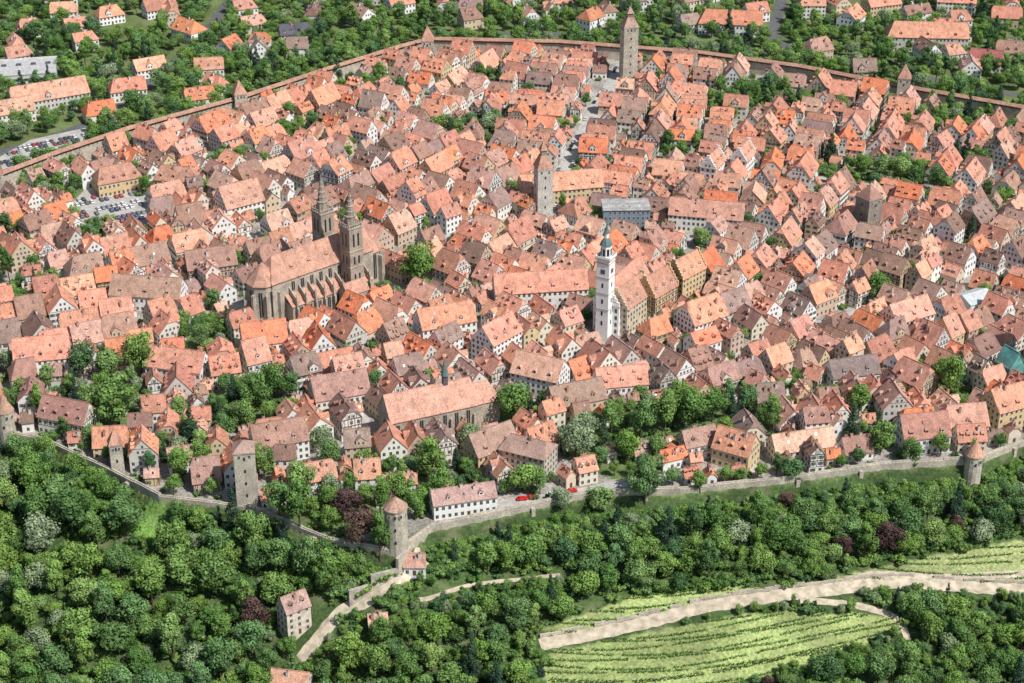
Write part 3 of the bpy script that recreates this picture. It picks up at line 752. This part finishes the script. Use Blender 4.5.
for zi,((zx,zy),za) in enumerate(zs):
    ca,sa=math.cos(za),math.sin(za)
    q=-110+U(0,10); row=0
    while q<110:
        dep=U(11.5,16); p=-120.
        par=R()<.45
        while p<120:
            f=U(8,13.5) if not par else U(10,19)
            dd=dep+U(-1.5,1.5)
            lx=p+f/2; ly=q+dep/2+U(-1,1)
            x=zx+lx*ca-ly*sa; y=zy+lx*sa+ly*ca; p+=f+(.15 if R()<.7 else U(1,4))
            if zone(x,y)!=zi: continue
            if garden(x,y) and R()<.65: continue
            a=za+D(U(-5,5))
            if (not par) != (R()<.2): w,l,ang=min(f,13),dd,a
            else: w,l,ang=min(dd,13),f+.5,a+D(90)
            if okhouse(x,y,w,l,ang,1.4): mk(x,y,w,l,ang)
        q+=dep+(U(.8,3) if row%2==0 else U(4,6.5)); row+=1
for k in range(20000):
    u=U(-30,1060); v=U(50,520); x,y=G(u,v)
    if garden(x,y) and R()<.8: continue
    ph=k/20000
    if ph<.3: w,l=U(8,11),U(10,15)
    elif ph<.65: w,l=U(6,8.5),U(7,11)
    else: w,l=U(3.6,5.5),U(4.5,7)
    a=zs[zone(x,y)][1]+random.choice([0,D(90)])+D(U(-8,8))
    if okhouse(x,y,w,l,a,.8): mk(x,y,w,l,a,ph>.6 or R()<.15)
print('houses',nh,'placed',len(placed))
# ------------------------------------------------------------------ trees
def leaf_mesh(name,seed,H,Rr,kind='b',mat=MLEAF,n_cl=20,n_lf=150,ls=.62):
    g=np.random.default_rng(seed); b=MB()
    b.frus(0,0,-1,.32,.2,H*.5+1,7,MBARK,0,False)
    cl=[]
    if kind=='b':
        for i in range(n_cl):
            while True:
                d=g.uniform(-1,1,3)
                if .25<np.linalg.norm(d)<1: break
            c=np.array([d[0]*Rr*.75,d[1]*Rr*.75,H*.62+d[2]*H*.30]); cl.append((c,Rr*g.uniform(.2,.42),g.random()))
        cl.append((np.array([0,0,H*.6]),Rr*.5,.3)); cl.append((np.array([g.uniform(-1,1),g.uniform(-1,1),H*.88]),Rr*.34,.8))
    elif kind=='c':
        for i in range(16):
            t=i/15; 
            for j in range(max(1,int(6*(1-t)))):
                an=g.uniform(0,6.28); rr=Rr*(1-t)*.75; cl.append((np.array([math.cos(an)*rr,math.sin(an)*rr,H*(.12+.85*t)]),Rr*(.22+.2*(1-t)),g.random()))
    else:
        for i in range(n_cl):
            cl.append((np.array([g.uniform(-1,1)*Rr*.8,g.uniform(-1,1)*Rr*.8,g.uniform(.25,.7)*H]),Rr*g.uniform(.25,.45),g.random()))
    for c,r,t in cl[::3][:7]:
        if kind!='b': break
        z0=H*.3; v0=np.array([0,0,z0]); dv=c-v0; p=np.cross(dv,[0,0,1.]); p/=np.linalg.norm(p)+1e-6; q=np.cross(dv,p); q/=np.linalg.norm(q)+1e-6
        ring=[]
        for R0,cc in ((.15,v0),(.05,c)):
            ring.append([tuple(cc+R0*(p*math.cos(k)+q*math.sin(k))) for k in (0,2.1,4.2)])
        for k in range(3): b.poly([ring[0][k],ring[0][(k+1)%3],ring[1][(k+1)%3],ring[1][k]],MBARK)
    V=[];tone=[]
    for c,r,t in cl:
        n=int(n_lf*(r/(Rr*.36))**2) if kind=='b' else n_lf
        d=g.normal(size=(n,3)); d/=np.linalg.norm(d,axis=1)[:,None]
        ctr=c+d*np.array([1,1,.85])*(r*g.uniform(.6,1.18,n))[:,None]
        nn=d+g.normal(size=(n,3))*.35; nn[:,2]+=.25; nn/=np.linalg.norm(nn,axis=1)[:,None]
        t1=np.cross(nn,g.normal(size=(n,3))); t1/=np.linalg.norm(t1,axis=1)[:,None]; t2=np.cross(nn,t1)
        s=(ls*g.uniform(.35,.75,n))[:,None]
        V.append(np.stack([ctr-t1*s,ctr-t2*s*.7,ctr+t1*s,ctr+t2*s*.7],1))
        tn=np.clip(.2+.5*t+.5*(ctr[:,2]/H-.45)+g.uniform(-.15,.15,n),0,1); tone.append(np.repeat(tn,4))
    V=np.concatenate(V).reshape(-1,3); n0=len(b.v); k=b.mi(mat)
    b.v+=V.tolist(); nq=len(V)//4
    b.f+=[(n0+4*i,n0+4*i+1,n0+4*i+2,n0+4*i+3) for i in range(nq)]; b.m+=[k]*nq
    me=bpy.data.meshes.new(name); me.from_pydata(b.v,[],b.f)
    for mm in b.mats: me.materials.append(mm)
    me.polygons.foreach_set('material_index',b.m)
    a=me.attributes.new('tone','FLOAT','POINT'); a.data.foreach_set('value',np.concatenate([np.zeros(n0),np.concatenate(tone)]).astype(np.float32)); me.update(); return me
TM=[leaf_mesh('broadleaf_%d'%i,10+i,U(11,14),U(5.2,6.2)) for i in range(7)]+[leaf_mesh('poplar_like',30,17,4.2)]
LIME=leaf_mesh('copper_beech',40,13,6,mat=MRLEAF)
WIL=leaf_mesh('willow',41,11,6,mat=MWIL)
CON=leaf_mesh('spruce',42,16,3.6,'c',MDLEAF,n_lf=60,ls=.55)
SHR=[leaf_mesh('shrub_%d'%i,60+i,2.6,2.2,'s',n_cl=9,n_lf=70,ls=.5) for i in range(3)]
def put(me,name,x,y,sc,coll,zs_=1.):
    o=bpy.data.objects.new(name,me); o.location=(x,y,Tz(x,y)-.1); o.rotation_euler=(U(-.05,.05),U(-.05,.05),U(0,6.28)); o.scale=(sc*U(.85,1.15),sc*U(.85,1.15),sc*zs_); coll.objects.link(o); return o
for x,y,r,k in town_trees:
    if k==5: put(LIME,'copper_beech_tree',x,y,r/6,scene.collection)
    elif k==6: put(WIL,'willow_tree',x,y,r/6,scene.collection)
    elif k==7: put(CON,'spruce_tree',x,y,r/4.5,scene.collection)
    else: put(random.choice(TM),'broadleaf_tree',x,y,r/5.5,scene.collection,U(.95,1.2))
    if r>4 and S(x,y)<0:
        for _ in range(2): 
            xx,yy=x+U(-1,1)*r,y+U(-1,1)*r
            if not hits(xx,yy,2,2,0): put(random.choice(SHR),'garden_shrub',xx,yy,U(.8,1.3),scene.collection)
ng=0
for k in range(14000):
    x,y=G(U(-30,1060),U(60,515))
    if not inpoly(x,y,TOWN): continue
    w=2.8
    if hits(x,y,w,w,0,0) or not clear_c(x,y,1.5) or any(segd(x,y,P)<W/2+2 for P,W in streets) or any(inpoly(x,y,P) for P in PARK): continue
    if R()<.3: continue
    circles.append((x,y,1.6)); ng+=1
    if R()<.55: put(random.choice(TM),'garden_tree',x,y,U(.4,.8),scene.collection)
    else: put(random.choice(SHR),'garden_shrub',x,y,U(.6,1.1),scene.collection)
print('garden',ng)
def mass(name):
    c=bpy.data.collections.new(name); e=bpy.data.objects.new(name,None); e.instance_type='COLLECTION'; e.instance_collection=c; scene.collection.objects.link(e); return c
FC=mass('woodland'); UC=mass('undergrowth'); OC=mass('parkland_trees')
grid={}
def free(x,y,r):
    for i in range(int(x//10)-1,int(x//10)+2):
        for j in range(int(y//10)-1,int(y//10)+2):
            for a,b_,c_ in grid.get((i,j),()):
                if math.hypot(a-x,b_-y)<(r+c_): return False
    return True
for x,y,r,k in town_trees: grid.setdefault((int(x//10),int(y//10)),[]).append((x,y,r*.5))
nf=0
OPEN=[VINE,VINE2,MEAD,CLEAR]
HEDGE=[[Gt(*p) for p in q] for q in ([(640,596),(700,590),(760,584),(835,572),(905,557),(1040,535)],[(905,650),(850,664),(790,684)])]
for k in range(32000):
    x,y=U(-260,260),U(-290,-60)
    s=S(x,y)
    if s<4: continue
    if any(inpoly(x,y,P) for P in OPEN) or any(segd(x,y,P)<W/2+2.2 for P,W in paths) or hits(x,y,5,5,0,0) or segd(x,y,rw)<3: continue
    q0=k/32000
    if q0<.12: r=U(4.6,7.0)
    elif q0<.6: r=U(2.8,4.8)
    else: r=U(1.4,2.6)
    if x>-40 and s<14: r=min(r,U(1.8,3.0))
    if x>-40: r=min(r,5.0)
    if s<9: r=min(r,4.2)
    if r>2.4 and (any(inpoly(x,y+2.2*r,P) for P in OPEN) or any(segd(x,y+1.6*r,P)<W/2+1.2*r for P,W in paths)): r=U(1.3,2.2)
    if not free(x,y,r*.76): continue
    grid.setdefault((int(x//10),int(y//10)),[]).append((x,y,r*.76)); nf+=1
    q=R(); sc=r*1.28/5.7
    me_=random.choice(TM)
    if q<.03: me_=CON; sc*=1.1
    elif q<.037: me_=LIME
    elif q<.11: me_=WIL
    put(me_,'tree',x,y,sc,FC,U(.8,1.15)*(1.25 if (x<-60 and s<14) else 1))
for k in range(10000):
    x,y=U(-250,250),U(-270,-60); s=S(x,y)
    if k>5500: y=float(np.interp(x,fp[:,0],fp[:,1]))-U(3.2,14); s=S(x,y)
    if s<3.2 or any(inpoly(x,y,P) for P in OPEN) or any(segd(x,y,P)<W/2+1 for P,W in paths) or hits(x,y,3,3,0,0): continue
    put(random.choice(SHR),'shrub',x,y,U(.6,1.5),UC)
for P in HEDGE:
    for (ax,ay),(bx_,by_) in zip(P[:-1],P[1:]):
        n=int(math.hypot(bx_-ax,by_-ay)/1.6)
        for i in range(n): put(random.choice(SHR),'hedge_shrub',ax+(bx_-ax)*i/n+U(-.6,.6),ay+(by_-ay)*i/n+U(-.6,.6)+2,U(.7,1.3),UC)
no=0
for k in range(16000):
    u=U(-80,1110); v=U(-70,190); x,y=G(u,v)
    if inpoly(x,y,TOWN) or segd(x,y,TOPW)<6: continue
    if y<TOPW[0][1]-5 and S(x,y)>0: continue
    if any(segd(x,y,P)<W/2+3 for P,W in streets) or hits(x,y,6,6,0,0) or any(inpoly(x,y,P) for P in PARK): continue
    near=segd(x,y,TOPW)<70
    if not near and (math.sin(x*.025+2)*math.sin(y*.03+x*.01)<-.7): continue
    r=U(2.4,5.4)
    if not free(x,y,r*.82): continue
    grid.setdefault((int(x//10),int(y//10)),[]).append((x,y,r*.82)); no+=1
    put(CON if R()<.08 else (WIL if R()<.05 else random.choice(TM)),'tree',x,y,r*1.3/5.7,OC,U(.8,1.1))
print('forest',nf,'outer',no)
# ------------------------------------------------------------------ vineyard rows
V=[];tone=[]
for P in (VINE,VINE2,MEAD):
    x0=min(p[0] for p in P); x1=max(p[0] for p in P); y0=min(p[1] for p in P); y1=max(p[1] for p in P)
    step=2.7 if P is not MEAD else 3.6
    yy=y0-12
    while yy<y1+30:
        xx=x0; terr=R()<.22
        while xx<x1:
            y=yy+ .0016*(xx-x0-40)**2-6+.8*math.sin(xx*.05+yy)+.10*(xx-x0)
            if inpoly(xx,y,P) and math.sin(xx*.21+yy*3.1)>-.93:
                for _ in range(4 if terr else 3):
                    px,py=xx+U(-.5,.5),y+U(-.25,.25)*(2.5 if terr else 1); pz=Tz(px,py)+U(.1,1.1)
                    d1=rng.normal(size=3); d1/=np.linalg.norm(d1); d2=np.cross(d1,rng.normal(size=3)); d2/=np.linalg.norm(d2); s=U(.2,.42); c=np.array([px,py,pz])
                    V+=[c-d1*s,c-d2*s,c+d1*s,c+d2*s]; tone+=[U(.0,.3) if terr else U(.1,.8)]*4
            xx+=.45
        yy+=step*U(.85,1.15)
V=np.array(V); n=len(V)//4
me=bpy.data.meshes.new('vineyard_rows'); me.from_pydata(V.tolist(),[],[(4*i,4*i+1,4*i+2,4*i+3) for i in range(n)]); a=me.attributes.new('tone','FLOAT','POINT'); a.data.foreach_set('value',np.array(tone,np.float32)); me.materials.append(MVINE)
scene.collection.objects.link(bpy.data.objects.new('vineyard_rows',me))
b=MB(); P=paths[0][0]
for (ax,ay),(bx_,by_) in zip(P[:-1:2],P[2::2]):
    x,y=(ax+bx_)/2,(ay+by_)/2+3.2; L=math.hypot(bx_-ax,by_-ay)
    if R()<.9: b.box(x,y,Tz(x,y)-1,L+.1,.7,1.0+U(.9,1.8),MSTONE,a=math.atan2(by_-ay,bx_-ax))
b.obj('dry_stone_wall')
# ------------------------------------------------------------------ cars
def carmesh():
    b=MB()
    prof=[(-2.1,.35),(-2.15,.75),(-1.9,.95),(-1.5,1.0),(-1.1,1.42),(.5,1.45),(1.15,1.0),(2.0,.88),(2.15,.6),(2.1,.35)]
    for s in (1,-1):
        pts=[(x,s*(.88 if z<1.05 else .7),z) for x,z in prof]; b.poly(pts if s<0 else pts[::-1],MCAR)
    for i in range(len(prof)):
        (x0,z0),(x1,z1)=prof[i],prof[(i+1)%len(prof)]; w0=.88 if z0<1.05 else .7; w1=.88 if z1<1.05 else .7
        glass=(i in (3,5)); b.poly([(x0,w0,z0),(x0,-w0,z0),(x1,-w1,z1),(x1,w1,z1)],MGLASS if glass else MCAR)
    for s in (1,-1):
        b.poly([(-1.3,s*.86,1.03),(.95,s*.86,1.03),(.45,s*.74,1.36),(-1.0,s*.74,1.36)],MGLASS)
    for x in (-1.3,1.3):
        for y in (-.8,.8):
            n=len(b.v); k=b.mi(MTYRE)
            for yy in (y-.1,y+.1):
                for i in range(10): b.v.append((x+.33*math.cos(i*.628),yy,.33+.33*math.sin(i*.628)))
            for i in range(10): j=(i+1)%10; b.f.append((n+i,n+j,n+10+j,n+10+i)); b.m.append(k)
            b.f.append(tuple(n+i for i in range(10))); b.m.append(k); b.f.append(tuple(n+10+i for i in range(10))); b.m.append(k)
    o=b.obj('tmp'); me=o.data; bpy.data.objects.remove(o); me.name='car_body'; return me
CM=carmesh(); CC=[(.6,.6,.6),(.03,.03,.035),(.75,.75,.75),(.25,.26,.28),(.35,.02,.02),(.04,.07,.2),(.5,.5,.52),(.1,.1,.11),(.06,.06,.07)]
def car(x,y,a,c=None,z=None):
    o=bpy.data.objects.new('parked_car',CM); o.location=(x,y,(Tz(x,y)+.1) if z is None else z); o.rotation_euler[2]=a; o.color=(*(c or random.choice(CC)),1); scene.collection.objects.link(o)
for P,an in zip(PARK,(D(30),D(32))):
    x0=min(p[0] for p in P); x1=max(p[0] for p in P); y0=min(p[1] for p in P); y1=max(p[1] for p in P)
    cx,cy=(x0+x1)/2,(y0+y1)/2
    for i in range(-40,41):
        for j in range(-8,9):
            lx=i*2.7; ly=j*8+(2.0 if j%2 else -.6)
            x=cx+lx*math.cos(an)-ly*math.sin(an); y=cy+lx*math.sin(an)+ly*math.cos(an)
            if all(inpoly(x+dx,y+dy,P) for dx,dy in ((2.5,0),(-2.5,0),(0,2.5),(0,-2.5))) and R()<.8 and not hits(x,y,4,4,0): car(x,y,an+D(90))
for P,W in streets[:1]:
    for (ax,ay),(bx_,by_) in zip(P[:-1],P[1:]):
        L=math.hypot(bx_-ax,by_-ay); a=math.atan2(by_-ay,bx_-ax)
        for i in range(int(L/6)):
            if R()<.6:
                t=(i+.5)*6/L; s=2.9*random.choice([-1,1]); car(ax+(bx_-ax)*t-math.sin(a)*s,ay+(by_-ay)*t+math.cos(a)*s,a)
for i,(u,c) in enumerate([(522,(.6,.02,.02)),(532,(.6,.02,.02)),(552,(.75,.75,.75)),(564,(.55,.02,.02)),(572,(.6,.03,.02))]):
    x,y=G(u,500-(u-522)*.16); car(x,y,D(10),c)
# ------------------------------------------------------------------ light + camera
SD=Vector((.78,-.62,0)).normalized(); el=D(52)
sd=Vector((SD.x*math.cos(el),SD.y*math.cos(el),math.sin(el)))
sl=bpy.data.lights.new('sun','SUN'); sl.energy=5.0; sl.angle=D(.5); sl.color=(1,.975,.93)
so=bpy.data.objects.new('sun',sl); so.rotation_euler=sd.to_track_quat('Z','Y').to_euler(); scene.collection.objects.link(so)
w=bpy.data.worlds.new('World'); scene.world=w; w.use_nodes=True; nt=w.node_tree
sk=nt.nodes.new('ShaderNodeTexSky'); sk.sky_type='NISHITA'; sk.sun_disc=False; sk.sun_elevation=el; sk.sun_rotation=math.atan2(sd.x,sd.y)
bg=nt.nodes['Background']; nt.links.new(sk.outputs[0],bg.inputs[0]); bg.inputs[1].default_value=.10
cd=bpy.data.cameras.new('camera'); cd.sensor_width=36; cd.lens=F/1024*36; cd.clip_end=20000; cd.clip_start=1
co_=bpy.data.objects.new('camera',cd); co_.location=CAM; co_.rotation_euler=(math.pi/2-PITCH,0,0); scene.collection.objects.link(co_); scene.camera=co_
scene.view_settings.view_transform='Standard'; scene.view_settings.look='None'; scene.view_settings.exposure=0
